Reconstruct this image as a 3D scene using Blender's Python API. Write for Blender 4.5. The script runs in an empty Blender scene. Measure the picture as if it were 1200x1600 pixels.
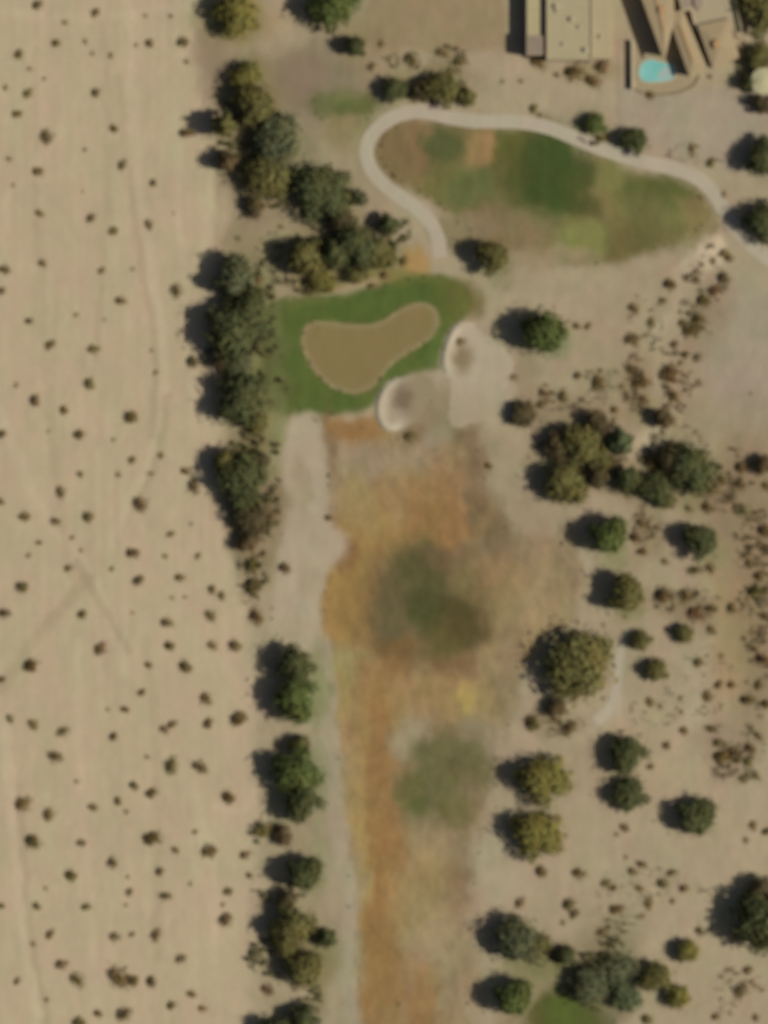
import bpy, math, random
import numpy as np
from mathutils import Vector

S = 0.125                      # metres per map unit (photo pixel at ground level)
def W(px, py): return ((px-600)*S, (800-py)*S)
random.seed(7); RNG = np.random.default_rng(11)
sc = bpy.context.scene
C = sc.collection
K = 0.80                       # sunlit picture value -> base colour

def lin(c):
    c = np.asarray(c, float)/255.0
    return np.where(c <= 0.04045, c/12.92, ((c+0.055)/1.055)**2.4)
def alb(c): return lin(c)*K

# ------------------------------------------------------------ tagging
def tag(o, label=None, cat=None, group=None, kind=None):
    if label: o['label'] = label
    if cat: o['category'] = cat
    if group: o['group'] = group
    if kind: o['kind'] = kind
    return o
def empty(name, loc=(0,0,0), rz=0):
    o = bpy.data.objects.new(name, None); C.objects.link(o)
    o.location = loc; o.rotation_euler = (0,0,rz); o.empty_display_size = .3
    return o
def link_mesh(name, me, parent=None, mat=None):
    o = bpy.data.objects.new(name, me); C.objects.link(o)
    if mat and not me.materials: me.materials.append(mat)
    if parent: o.parent = parent
    return o
def make_mesh(name, verts, faces):
    me = bpy.data.meshes.new(name); me.from_pydata([tuple(v) for v in verts], [], [tuple(f) for f in faces]); me.update()
    return me

# ------------------------------------------------------------ materials
def newmat(name):
    m = bpy.data.materials.new(name); m.use_nodes = True
    nt = m.node_tree; b = nt.nodes['Principled BSDF']
    b.inputs['Specular IOR Level'].default_value = 0.15
    return m, nt, b
def noise_node(nt, scale, detail=4, rough=.6, obj=True, stretch=None):
    tc = nt.nodes.new('ShaderNodeTexCoord'); n = nt.nodes.new('ShaderNodeTexNoise')
    n.inputs['Scale'].default_value = scale; n.inputs['Detail'].default_value = detail; n.inputs['Roughness'].default_value = rough
    mp = nt.nodes.new('ShaderNodeMapping')
    if stretch: mp.inputs['Scale'].default_value = stretch
    nt.links.new(tc.outputs['Object'], mp.inputs['Vector']); nt.links.new(mp.outputs['Vector'], n.inputs['Vector'])
    return n
def ground_mat(name, amt=.12, hue=.04, bump=.25, stretch=(1,.35,1), rough=.95):
    m, nt, b = newmat(name); L = nt.links
    at = nt.nodes.new('ShaderNodeVertexColor'); at.layer_name = 'Col'
    col = at.outputs['Color']
    def mulnoise(col, scale, lo, hi, stretch):
        n = noise_node(nt, scale, 5, .6, True, stretch)
        r = nt.nodes.new('ShaderNodeMapRange'); r.inputs['From Min'].default_value=.3; r.inputs['From Max'].default_value=.7
        r.inputs['To Min'].default_value=lo; r.inputs['To Max'].default_value=hi
        L.new(n.outputs['Fac'], r.inputs['Value'])
        mx = nt.nodes.new('ShaderNodeVectorMath'); mx.operation='SCALE'
        L.new(col, mx.inputs[0]); L.new(r.outputs['Result'], mx.inputs['Scale'])
        return mx.outputs['Vector']
    col = mulnoise(col, .09, 1-amt*.5, 1+amt*.5, (1,1,1))
    col = mulnoise(col, .55, 1-amt*.7, 1+amt*.7, stretch)
    col = mulnoise(col, 3.0, 1-amt, 1+amt, (1,1,1))
    n = noise_node(nt, .16, 3, .5, True, (1,.6,1))      # pinkish / greenish soil tint
    rp = nt.nodes.new('ShaderNodeValToRGB'); rp.color_ramp.elements[0].position=.36; rp.color_ramp.elements[1].position=.64
    rp.color_ramp.elements[0].color = (1+hue,1-hue*.55,1+hue*.5,1); rp.color_ramp.elements[1].color = (1-hue,1+hue*.5,1-hue*.5,1)
    L.new(n.outputs['Fac'], rp.inputs['Fac'])
    mm = nt.nodes.new('ShaderNodeVectorMath'); mm.operation='MULTIPLY'
    L.new(col, mm.inputs[0]); L.new(rp.outputs['Color'], mm.inputs[1])
    L.new(mm.outputs['Vector'], b.inputs['Base Color'])
    nb = noise_node(nt, 1.2, 6, .65); bp = nt.nodes.new('ShaderNodeBump'); bp.inputs['Strength'].default_value = bump; bp.inputs['Distance'].default_value=.35
    L.new(nb.outputs['Fac'], bp.inputs['Height']); L.new(bp.outputs['Normal'], b.inputs['Normal'])
    b.inputs['Roughness'].default_value = rough
    return m
M = {}
M['soil'] = ground_mat('desert_soil', .08, .035, .22)
M['fairway'] = ground_mat('dry_grass', .22, .03, .35, (1,.5,1))
M['turf'] = ground_mat('turf', .15, .05, .2)
M['putt'] = ground_mat('cropped_turf', .05, .03, .05)
M['sand'] = ground_mat('bunker_sand', .07, .02, .15)
M['asphalt'] = ground_mat('worn_concrete', .06, .02, .05)

def plain(name, rgb, rough=.85, amt=.12, scale=2.5, spec=.2):
    m, nt, b = newmat(name); L = nt.links
    n = noise_node(nt, scale, 5, .6)
    rp = nt.nodes.new('ShaderNodeValToRGB'); a = alb(rgb)
    rp.color_ramp.elements[0].position=.3; rp.color_ramp.elements[1].position=.7
    rp.color_ramp.elements[0].color = (*(a*(1-amt)),1); rp.color_ramp.elements[1].color = (*np.minimum(a*(1+amt),.95),1)
    L.new(n.outputs['Fac'], rp.inputs['Fac']); L.new(rp.outputs['Color'], b.inputs['Base Color'])
    b.inputs['Roughness'].default_value = rough; b.inputs['Specular IOR Level'].default_value = spec
    return m
def leafmat(name, trans=.15):
    m, nt, b = newmat(name); L = nt.links
    oi = nt.nodes.new('ShaderNodeObjectInfo'); n = noise_node(nt, 2.2, 4, .7)
    r = nt.nodes.new('ShaderNodeMapRange'); r.inputs['From Min'].default_value=.3; r.inputs['From Max'].default_value=.7
    r.inputs['To Min'].default_value=.62; r.inputs['To Max'].default_value=1.42
    L.new(n.outputs['Fac'], r.inputs['Value'])
    mx = nt.nodes.new('ShaderNodeVectorMath'); mx.operation='SCALE'
    L.new(oi.outputs['Color'], mx.inputs[0]); L.new(r.outputs['Result'], mx.inputs['Scale'])
    n2 = noise_node(nt, .8, 3, .6)                       # yellower and bluer sprays
    rp = nt.nodes.new('ShaderNodeValToRGB'); rp.color_ramp.elements[0].position=.38; rp.color_ramp.elements[1].position=.62
    rp.color_ramp.elements[0].color=(1.07,1.0,.9,1); rp.color_ramp.elements[1].color=(.93,1.02,1.04,1)
    L.new(n2.outputs['Fac'], rp.inputs['Fac'])
    mm = nt.nodes.new('ShaderNodeVectorMath'); mm.operation='MULTIPLY'
    L.new(mx.outputs['Vector'], mm.inputs[0]); L.new(rp.outputs['Color'], mm.inputs[1])
    L.new(mm.outputs['Vector'], b.inputs['Base Color'])
    b.inputs['Roughness'].default_value=.8; b.inputs['Specular IOR Level'].default_value=.1
    return m
M['leaf'] = leafmat('foliage'); M['bark'] = plain('bark', (96,80,62), .95, .3, 6)

# ------------------------------------------------------------ numeric noise
def vnoise(x, y, seed):
    def h(i, j):
        n = (i.astype(np.int64)*374761393 + j.astype(np.int64)*668265263 + seed*1442695041) & 0x7fffffff
        n = ((n ^ (n >> 13))*1274126177) & 0x7fffffff
        return ((n ^ (n >> 16)) & 0xffff)/65535.0
    i = np.floor(x); j = np.floor(y); fx = x-i; fy = y-j
    fx = fx*fx*(3-2*fx); fy = fy*fy*(3-2*fy)
    a = h(i,j); b_ = h(i+1,j); c = h(i,j+1); d = h(i+1,j+1)
    return (a*(1-fx)+b_*fx)*(1-fy)+(c*(1-fx)+d*fx)*fy
def fbm(x, y, seed, o=4):
    s = 0; a = .5; t = 0
    for k in range(o):
        s = s+a*vnoise(x*2**k, y*2**k, seed+k*17); t += a; a *= .55
    return s/t-.5
def sdpoly(px, py, poly):
    """signed distance (negative inside), map units, and nearest boundary point"""
    P = np.array(poly, float); n = len(P); best = np.full(px.shape, 1e18); nx = np.zeros(px.shape); ny = np.zeros(px.shape)
    inside = np.zeros(px.shape, bool)
    for k in range(n):
        a = P[k]; b = P[(k+1)%n]; e = b-a; l2 = (e@e) or 1e-9
        t = np.clip(((px-a[0])*e[0]+(py-a[1])*e[1])/l2, 0, 1)
        qx = a[0]+t*e[0]; qy = a[1]+t*e[1]; d = (px-qx)**2+(py-qy)**2
        m = d < best; best = np.where(m, d, best); nx = np.where(m, qx, nx); ny = np.where(m, qy, ny)
        if a[1] != b[1]:
            cr = ((a[1] > py) != (b[1] > py)) & (px < (b[0]-a[0])*(py-a[1])/(b[1]-a[1])+a[0])
            inside ^= cr
    d = np.sqrt(best)
    return np.where(inside, -d, d), nx, ny
def smooth_poly(P, it=2, closed=True):
    P = [np.array(p, float) for p in P]
    for _ in range(it):
        Q = []
        n = len(P)
        if not closed: Q.append(P[0])
        for k in range(n if closed else n-1):
            a, b = P[k], P[(k+1)%n]
            Q += [a*.75+b*.25, a*.25+b*.75]
        if not closed: Q.append(P[-1])
        P = Q
    return [tuple(p) for p in P]
def wiggle(P, amp, freq, seed):
    out = []
    n = len(P)
    for k in range(n):
        a = np.array(P[k]); b = np.array(P[(k+1)%n]); m = max(1, int(np.hypot(*(b-a))/6))
        for j in range(m):
            q = a+(b-a)*j/m
            out.append((q[0]+amp*2*float(fbm(np.array([q[0]*freq]), np.array([q[1]*freq]), seed)[0]), q[1]+amp*2*float(fbm(np.array([q[0]*freq]), np.array([q[1]*freq]), seed+5)[0])))
    return out
def sdline(px, py, pts):
    best = np.full(px.shape, 1e18)
    for a, b in zip(pts[:-1], pts[1:]):
        a = np.array(a, float); b = np.array(b, float); e = b-a; l2 = (e@e) or 1e-9
        t = np.clip(((px-a[0])*e[0]+(py-a[1])*e[1])/l2, 0, 1)
        best = np.minimum(best, (px-a[0]-t*e[0])**2+(py-a[1]-t*e[1])**2)
    return np.sqrt(best)

# ------------------------------------------------------------ outlines on the map
ROUGH = smooth_poly([(588,238),(600,210),(625,190),(690,192),(780,203),(850,210),(920,243),(1010,278),(1080,293),(1115,330),(1085,368),(1010,392),(960,412),(900,415),(840,402),(780,385),(715,352),(690,322),(640,292),(604,268)])
FAIR = [(505,655),(585,668),(640,690),(700,700),(745,700),(765,780),(800,840),(880,850),(912,900),(900,950),(845,1010),(800,1070),(790,1150),(765,1200),(755,1280),(745,1360),(730,1440),(745,1520),(720,1620),(720,1700),(560,1700),(560,1600),(548,1450),(540,1350),(525,1180),(510,1040),(500,950),(520,880),(550,850),(520,830),(515,720)]
SURR = smooth_poly([(425,470),(470,466),(530,462),(590,446),(640,432),(700,430),(735,455),(735,490),(706,508),(690,545),(688,575),(650,582),(605,596),(588,615),(578,642),(520,650),(480,640),(440,648),(408,640),(400,600),(410,540),(408,490)])
PUTT = smooth_poly([(470,520),(485,500),(515,503),(550,508),(592,506),(622,484),(655,470),(680,478),(688,505),(676,530),(645,548),(612,567),(590,602),(552,618),(515,606),(490,580),(472,548)])
BUNK_A = smooth_poly([(687,575),(690,545),(703,512),(725,500),(745,508),(762,530),(806,555),(800,592),(776,622),(768,648),(728,668),(702,668),(700,640),(708,600)])
BUNK_B = smooth_poly([(583,638),(594,606),(620,588),(660,582),(682,598),(672,635),(645,662),(615,676),(592,668)])
STRIP = smooth_poly([(448,648),(500,650),(510,700),(513,820),(550,842),(528,880),(503,905),(500,1000),(500,1020),(430,1005),(422,940),(432,870),(445,800),(443,700)],1)
PATH = smooth_poly([(688,402),(684,365),(662,332),(625,308),(595,285),(575,258),(571,228),(588,200),(620,179),(658,172),(695,182),(735,190),(800,189),(850,196),(890,212),(935,231),(985,248),(1050,262),(1090,276),(1115,300),(1135,335),(1160,370),(1190,398),(1240,430)],3,False)
WALK = smooth_poly([(985,985),(970,1005),(965,1060),(957,1105),(930,1128)],2,False)
LAWN = smooth_poly([(828,1565),(860,1535),(900,1538),(935,1558),(965,1600),(965,1680),(815,1680),(815,1605)])
TEE = smooth_poly([(482,160),(500,142),(545,136),(582,148),(588,170),(575,190),(530,196),(495,186)])
LOT = [(575,-60),(790,-60),(790,78),(700,84),(640,78),(590,86),(572,60)]

# patch: (shape, colour, softness, opacity) ; 'e' ellipse cx cy rx ry ; 'p' polygon ; 'l' line pts width
P_ = []
def e(cx, cy, rx, ry, col, op=1., soft=.5): P_.append(('e', (cx,cy,rx,ry), col, soft, op))
def p(poly, col, soft=10, op=1.): P_.append(('p', poly, col, soft, op))
def l(pts, w, col, op=.6): P_.append(('l', (pts,w), col, 0, op))
SAND = (180,164,134)
# eastern ground
p([(330,-200),(440,-200),(900,-200),(1400,-200),(1400,1800),(420,1800),(400,1400),(400,1000),(380,700),(330,560),(400,330),(310,150),(300,20)], (163,149,121), 26)
e(1130,1300,170,200,(168,154,125),.8); e(1050,560,150,150,(158,144,116),.6); e(1170,560,70,130,(157,146,125),.9,.3); e(1120,200,110,60,(158,147,126),.9,.3)
e(1080,700,140,90,(150,135,108),.6); e(1150,980,45,130,(156,136,98),.8); e(1175,800,60,120,(148,131,104),.7)
e(900,560,90,90,(160,146,117),.7); e(850,450,120,60,(163,150,121),.9); e(1000,1180,90,80,(166,151,121),.7)
# belt under the desert-edge trees
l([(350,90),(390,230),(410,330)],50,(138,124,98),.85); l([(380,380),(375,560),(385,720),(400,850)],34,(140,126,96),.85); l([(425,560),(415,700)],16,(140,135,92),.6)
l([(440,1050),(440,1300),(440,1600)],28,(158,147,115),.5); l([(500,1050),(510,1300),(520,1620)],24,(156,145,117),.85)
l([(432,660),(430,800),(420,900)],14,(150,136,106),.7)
# north west ground
e(505,130,95,75,(134,122,99),.95,.4); e(470,120,45,60,(133,118,96),.8); e(560,230,60,80,(150,140,108),.6); e(480,385,90,50,(158,145,112),.6)
e(410,50,60,40,(165,150,120),.9); e(600,120,40,40,(152,138,106),.7)
p(LOT, (149,132,101), 8); p(TEE, (110,110,68), 14, .85); e(550,162,34,16,(90,98,52),.8); e(500,165,26,14,(106,108,70),.8); e(540,205,40,22,(132,125,85),.8)
e(650,412,34,24,(164,136,86),1.,.3); e(540,440,70,18,(165,147,110),.7); e(585,430,50,16,(118,112,66),.7)
# fenced yard
p([(985,130),(1150,150),(1160,250),(1080,235),(1000,215),(968,200),(965,140)], (160,148,126), 10)
l([(966,66),(965,205)],5,(150,134,115),.5)
# rough inside the path
p(ROUGH, (116,107,68), 9)
e(625,240,40,50,(125,106,73),.95); e(655,215,16,36,(140,110,80),.5); e(690,225,34,36,(88,93,54),1.,.4); e(700,285,40,26,(104,103,58),.8)
e(800,235,60,40,(94,94,48),.95); e(865,272,72,72,(66,79,37),1.,.45); e(905,300,26,40,(80,86,42),.5); e(742,235,15,42,(150,124,84),.95); e(735,300,45,26,(100,106,62),.8)
e(790,360,75,34,(129,113,82),.9); e(905,375,40,34,(126,127,74),.95); e(960,285,26,60,(124,118,72),.8); e(1035,308,62,34,(87,94,48),.9); e(1020,350,75,34,(108,104,64),.9); e(1085,340,32,36,(130,115,76),.8)
e(985,370,40,35,(100,95,54),.7); e(720,355,50,22,(136,124,92),.8); e(860,405,70,18,(148,134,103),.8)
# green and surround
p(SURR, (84,98,47), 8)
e(418,560,22,100,(118,112,66),1.); e(430,590,14,60,(98,90,50),.8); e(440,620,34,30,(92,90,48),.8); e(408,560,10,80,(138,136,84),.8); e(720,460,34,30,(104,98,52),.9); e(640,440,70,14,(118,112,58),.7); e(600,470,60,14,(80,104,48),.7); e(470,470,40,14,(112,108,62),.6)
# bunkers and the sandy slope round them
e(745,610,62,74,(166,155,131),1.,.2); e(690,640,60,50,(142,129,99),.9); e(640,680,30,22,(118,102,70),.7); e(735,700,52,30,(120,103,74),1.,.4); e(790,700,50,70,(160,147,118),.7)
e(680,690,26,18,(150,140,115),.8); e(610,700,60,18,(148,131,104),.8); e(828,590,18,60,(148,134,106),.8); e(850,800,50,50,(150,136,108),.5)
# fairway of dry grass
p(FAIR, (146,126,92), 22)
e(555,668,48,26,(147,116,72),1.); e(590,715,90,26,(152,135,108),.85); e(520,700,10,60,(121,97,71),.6)
e(640,800,100,55,(149,120,77),.95); e(700,830,60,40,(140,108,67),.8); e(560,830,50,40,(151,126,79),.9); e(620,860,60,30,(143,114,71),.7)
e(745,760,18,70,(128,106,80),.8); e(800,860,70,22,(132,114,87),.8); e(780,830,24,14,(112,98,75),.6)
e(545,930,42,95,(152,124,73),.95); e(830,900,60,50,(143,122,91),.8); e(790,960,40,70,(149,131,92),.7)
e(860,900,60,70,(144,126,96),.9); e(760,905,60,30,(148,125,88),.8); e(665,945,100,92,(110,95,62),1.,.35); e(670,925,62,76,(87,83,51),1.,.3); e(720,975,42,36,(85,75,44),.95,.5); e(620,965,42,60,(100,91,62),.9); e(700,870,40,16,(114,94,68),.7); e(660,960,28,32,(76,81,44),.8); e(700,1035,40,26,(117,91,61),.8,.5); e(618,1035,26,34,(124,96,61),.8)
e(540,1040,30,34,(153,144,96),.9); e(590,1120,40,90,(150,121,76),.9); e(700,1085,90,34,(157,133,90),.9); e(732,1088,26,20,(167,147,88),.9); e(590,1190,16,130,(143,111,69),.85)
e(640,1155,36,30,(153,141,112),.9); e(760,1160,30,60,(153,142,116),.8); e(795,1040,18,70,(137,121,92),.8)
e(700,1205,66,70,(106,102,66),1.,.3); e(655,1260,56,44,(114,108,75),.95,.5); e(655,1262,22,12,(93,100,54),.8); e(715,1235,40,44,(103,98,61),.7)
e(655,1330,60,44,(148,132,100),.9,.6); e(735,1320,30,90,(142,126,97),.7); e(720,1385,30,34,(132,111,83),.8); e(780,1350,40,70,(166,153,126),.9)
e(600,1380,40,150,(147,114,70),.95); e(590,1500,44,110,(145,116,71),.85); e(660,1400,50,80,(155,136,92),.7); e(690,1500,50,80,(153,137,105),.8); e(660,1570,24,60,(146,114,71),.8); e(565,1300,14,180,(158,134,86),.8); e(556,1450,14,120,(149,139,108),.7)
e(545,870,14,26,(118,88,60),.7); e(505,780,8,50,(131,115,86),.5)
e(620,770,20,50,(157,135,93),.7); e(560,780,30,50,(155,136,93),.6); e(700,770,24,50,(144,114,75),.7); e(775,830,16,50,(124,106,77),.8); e(745,790,12,30,(117,100,70),.7); e(850,940,40,60,(155,136,100),.7); e(720,905,24,30,(128,113,76),.6); e(600,1010,26,20,(110,90,53),.6)
e(690,1000,30,24,(100,90,51),.7); e(640,1230,26,24,(99,101,52),.6); e(720,1270,26,22,(102,97,52),.6); e(760,1090,20,40,(151,133,91),.7); e(530,1100,14,60,(157,137,86),.7); e(545,1230,18,70,(157,137,95),.6)
# pale sand strip west of the fairway
p(STRIP, (172,159,135), 10, .9)
e(470,760,14,40,(158,145,116),.7); e(480,900,20,30,(160,148,120),.6); e(455,980,20,24,(164,150,122),.7)
l([(505,1010),(512,1080),(520,1200),(535,1330),(548,1420),(540,1520),(560,1660)],13,(160,151,126),.85)
# south-east
p(LAWN, (87,90,45), 10); e(885,1590,30,30,(82,96,44),.8); e(850,1520,60,30,(138,128,92),.8); e(955,1545,40,50,(112,112,80),.8); e(800,1590,30,30,(130,122,84),.6)
l(smooth_poly([(1000,735),(1015,690),(1035,620),(1030,560),(1058,490),(1075,430),(1120,395)],2,False),24,(196,181,151),1.)
l([(970,1010),(962,1110),(920,1130)],10,(170,160,138),.6); l([(1078,1040),(1085,1160)],12,(172,157,132),.5)
l([(910,860),(925,890)],9,(170,155,130),.8)
# wheel tracks and washes on the open desert
TR = (188,173,143); DK = (161,145,116)
for pts, w, c, o in [([(200,-20),(212,200),(222,330),(262,560),(250,690),(200,790),(175,850)],7,TR,.55),([(186,120),(205,330),(248,560),(235,680)],5,DK,.35),
  ([(262,620),(248,720),(212,790)],6,DK,.45),([(0,640),(60,800),(140,890),(175,960),(195,1050)],8,TR,.5),([(120,880),(165,950),(200,1020)],6,DK,.5),([(140,900),(60,990),(0,1080)],9,DK,.4),
  ([(8,1120),(20,1300),(40,1480),(62,1620)],9,TR,.65),([(30,1230),(45,1450),(80,1620)],6,DK,.4),([(330,250),(325,380),(320,450)],6,TR,.5),([(345,260),(340,380)],4,DK,.4),
  ([(300,1230),(330,1330),(335,1500)],8,TR,.4),([(270,180),(290,420),(300,640)],7,TR,.35),([(0,20),(120,30),(300,10)],7,TR,.3),([(60,350),(70,600),(110,900)],6,DK,.25),
  ([(160,40),(170,300),(150,560)],5,DK,.25),([(230,1000),(250,1250),(245,1500)],6,DK,.25),([(120,1000),(130,1300),(160,1600)],6,TR,.3),([(100,200),(0,330)],8,TR,.25),([(340,1260),(380,1270),(400,1240)],7,TR,.5)]:
    l(smooth_poly(pts,2,False), w, c, min(1, o*1.15))

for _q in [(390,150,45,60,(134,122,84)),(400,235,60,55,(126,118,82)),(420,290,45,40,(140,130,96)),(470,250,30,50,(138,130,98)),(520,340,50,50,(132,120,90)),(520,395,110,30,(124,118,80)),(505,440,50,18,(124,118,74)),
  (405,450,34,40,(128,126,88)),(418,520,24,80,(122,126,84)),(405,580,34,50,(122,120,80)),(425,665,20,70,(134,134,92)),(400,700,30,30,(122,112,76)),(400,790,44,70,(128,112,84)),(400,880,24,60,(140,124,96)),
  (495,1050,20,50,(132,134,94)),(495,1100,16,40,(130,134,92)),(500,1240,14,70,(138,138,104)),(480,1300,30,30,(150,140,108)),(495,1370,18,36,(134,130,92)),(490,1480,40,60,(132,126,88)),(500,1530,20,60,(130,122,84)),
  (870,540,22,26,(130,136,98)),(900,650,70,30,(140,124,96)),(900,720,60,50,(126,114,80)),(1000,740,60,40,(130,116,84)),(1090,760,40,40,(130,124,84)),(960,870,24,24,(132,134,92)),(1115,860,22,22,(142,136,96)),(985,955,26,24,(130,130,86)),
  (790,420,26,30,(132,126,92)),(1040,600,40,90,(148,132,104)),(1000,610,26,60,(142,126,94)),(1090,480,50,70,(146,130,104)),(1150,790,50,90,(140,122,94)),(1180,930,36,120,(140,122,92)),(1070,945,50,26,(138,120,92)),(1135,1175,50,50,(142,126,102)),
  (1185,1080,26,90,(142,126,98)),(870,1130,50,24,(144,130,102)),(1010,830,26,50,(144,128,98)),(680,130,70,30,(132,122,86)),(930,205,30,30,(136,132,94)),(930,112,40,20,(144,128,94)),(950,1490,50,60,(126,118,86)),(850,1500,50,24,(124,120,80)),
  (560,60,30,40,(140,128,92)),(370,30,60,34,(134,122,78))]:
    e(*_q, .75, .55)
p(SURR, (84,98,47), 5, .55); p(PUTT, (131,116,76), 4)
def field(X, Y):
    """base colour of the ground at world X, Y (arrays)"""
    px = X/S+600; py = 800-Y/S
    wx = px+44*fbm(px/48, py/60, 3)+20*fbm(px/13, py/18, 9); wy = py+44*fbm(px/50, py/50, 5)+20*fbm(px/14, py/16, 8)
    sx = px+12*fbm(px/18, py/18, 31); sy = py+12*fbm(px/18, py/18, 37)
    col = np.zeros(px.shape+(3,)); col[...] = lin(SAND)
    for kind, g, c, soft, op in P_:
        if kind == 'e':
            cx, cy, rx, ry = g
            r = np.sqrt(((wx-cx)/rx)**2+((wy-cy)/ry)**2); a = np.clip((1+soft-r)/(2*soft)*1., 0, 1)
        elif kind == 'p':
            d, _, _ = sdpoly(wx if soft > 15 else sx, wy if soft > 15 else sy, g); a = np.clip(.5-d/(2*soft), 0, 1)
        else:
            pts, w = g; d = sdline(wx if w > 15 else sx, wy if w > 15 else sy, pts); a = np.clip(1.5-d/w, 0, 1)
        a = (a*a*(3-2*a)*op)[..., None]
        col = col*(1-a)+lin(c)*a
    n = 1+.10*fbm(px/5, py/11, 51)[..., None]+.08*fbm(px/40, py/70, 52)[..., None]
    west = np.clip((420-px)/60, 0, 1)[..., None]
    n = n*(1+.06*west*1.6*fbm(px/7, py/420, 53, 3)[..., None]+.05*fbm(px/9, py/160, 54, 3)[..., None])
    n = n*(1+(1-west)*(.16*fbm(px/18, py/18, 55, 4)[..., None]+.10*fbm(px/70, py/70, 56, 3)[..., None]))
    far = np.clip((np.maximum(np.abs(px-600)-620, np.abs(py-800)-820))/400, 0, 1)[..., None]
    return (col*n*(1-far)+lin((170,155,125))*far)*K

def set_col(me, cols):
    a = me.color_attributes.new('Col', 'FLOAT_COLOR', 'POINT')
    buf = np.ones((len(me.vertices), 4), np.float32); buf[:, :3] = cols
    a.data.foreach_set('color', buf.ravel())
def grid_ground():
    xs = np.concatenate([[-4000,-2000,-900,-400,-220,-140,-110], np.linspace(-90,90,401), [110,140,220,400,900,2000,4000]])
    ys = np.concatenate([[-4000,-2000,-900,-400,-220,-150,-130], np.linspace(-112,112,481), [130,150,220,400,900,2000,4000]])
    X, Y = np.meshgrid(xs, ys); nx, ny = len(xs), len(ys)
    v = np.stack([X.ravel(), Y.ravel(), np.zeros(X.size)], 1)
    i = np.arange(nx-1)[None, :]+np.arange(ny-1)[:, None]*nx; i = i.ravel()
    f = np.stack([i, i+1, i+nx+1, i+nx], 1)
    me = bpy.data.meshes.new('ground'); me.from_pydata(v.tolist(), [], f.tolist()); me.update()
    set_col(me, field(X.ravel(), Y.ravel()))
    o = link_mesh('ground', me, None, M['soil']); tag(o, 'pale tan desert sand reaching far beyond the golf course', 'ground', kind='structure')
grid_ground()
def sheet(name, poly, z, mat, colf, label, cat, cell=.5, prof=None):
    P = np.array(poly); step = cell/S
    x0, y0 = P.min(0)-step*2; x1, y1 = P.max(0)+step*2
    xs = np.arange(x0, x1, step); ys = np.arange(y0, y1, step); X, Y = np.meshgrid(xs, ys)
    d, qx, qy = sdpoly(X, Y, poly)
    snap = np.abs(d) < step*.55
    keep = (d < step*.55)
    X2 = np.where(snap, qx, X); Y2 = np.where(snap, qy, Y); dd = np.where(snap, 0, -d)*S
    idx = -np.ones(X.shape, int); idx[keep] = np.arange(keep.sum())
    a = idx[:-1,:-1]; b = idx[:-1,1:]; c = idx[1:,1:]; e_ = idx[1:,:-1]
    ok = (a>=0)&(b>=0)&(c>=0)&(e_>=0)
    f = [list(t) for t in np.stack([a[ok], e_[ok], c[ok], b[ok]], 1)]
    quads = [(a,b,c),(a,c,e_),(a,b,e_),(b,c,e_)]
    mm = (~ok)
    for q in (0,1,2,3):
        u, v_, w = quads[q]; o3 = mm&(u>=0)&(v_>=0)&(w>=0)
        f += [list(t) for t in np.stack([u[o3], w[o3], v_[o3]], 1)]
    wx = (X2[keep]-600)*S; wy = (800-Y2[keep])*S; D = dd[keep]
    zz = np.full(wx.shape, z) + (prof(D, wx, wy) if prof else 0)
    me = bpy.data.meshes.new(name); me.from_pydata(np.stack([wx,wy,zz],1).tolist(), [], f); me.update()
    for pl in me.polygons: pl.use_smooth = True
    set_col(me, colf(wx, wy, D))
    o = link_mesh(name, me, None, mat); tag(o, label, cat, kind='structure'); return o
def const(c, amt=.06, edge=None, ew=1.2):
    def f(x, y, D):
        a = np.tile(alb(c), (len(x),1))
        if edge is not None:
            t = np.clip(1-D/ew, 0, 1)[:, None]; a = a*(1-t)+alb(edge)*t
        return a*(1+amt*2*fbm(x*.9, y*.45, 77)[:, None]+amt*fbm(x*.15, y*.15, 78)[:, None])
    return f
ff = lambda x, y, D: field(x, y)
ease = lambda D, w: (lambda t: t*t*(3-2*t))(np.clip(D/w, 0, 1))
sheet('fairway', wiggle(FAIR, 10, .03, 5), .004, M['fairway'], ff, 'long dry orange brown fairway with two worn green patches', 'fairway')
sheet('rough_grass', wiggle(ROUGH, 3, .05, 8), .004, M['turf'], ff, 'patchy green grass field inside the curve of the cart path', 'grass field', prof=lambda D,x,y: .5*ease(D-2.6,6)*(1+fbm(x*.08,y*.08,4)))
sheet('tee_ground', wiggle(TEE, 4, .05, 9), .004, M['turf'], ff, 'small green lawn left of the cart path loop', 'lawn')
sheet('lawn', wiggle(LAWN, 4, .05, 10), .004, M['turf'], ff, 'green lawn at the bottom edge right of the dry fairway', 'lawn')
sheet('bare_lot', wiggle(LOT, 3, .05, 12), .004, M['soil'], ff, 'bare brown lot at the top left of the long flat roof', 'bare lot')
sheet('sand_strip', wiggle(STRIP, 10, .05, 13), .006, M['sand'], ff, 'pale sand strip between desert edge trees and dry fairway', 'sand strip')
sheet('green_surround', wiggle(SURR, 4, .05, 14), .008, M['turf'], ff, 'mown dark green grass around the tan putting green', 'grass collar', prof=lambda D,x,y: .3*ease(D,3))
sheet('putting_green', PUTT, .335, M['putt'], const((131,116,76),.03,(140,129,94),1.3), 'tan bean shaped putting green', 'putting green', cell=.4)
def lipf(cx, w, lo):      # raised lip on the green side, falling to the bowl inside
    def f(D, x, y):
        px = x/S+600
        return .42*ease(D,.7)*(1-ease(D-.7,2.4))*np.clip((cx-px)/w, 0, 1)*np.clip((lo-(800-y/S))/20, 0, 1)
    return f
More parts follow.
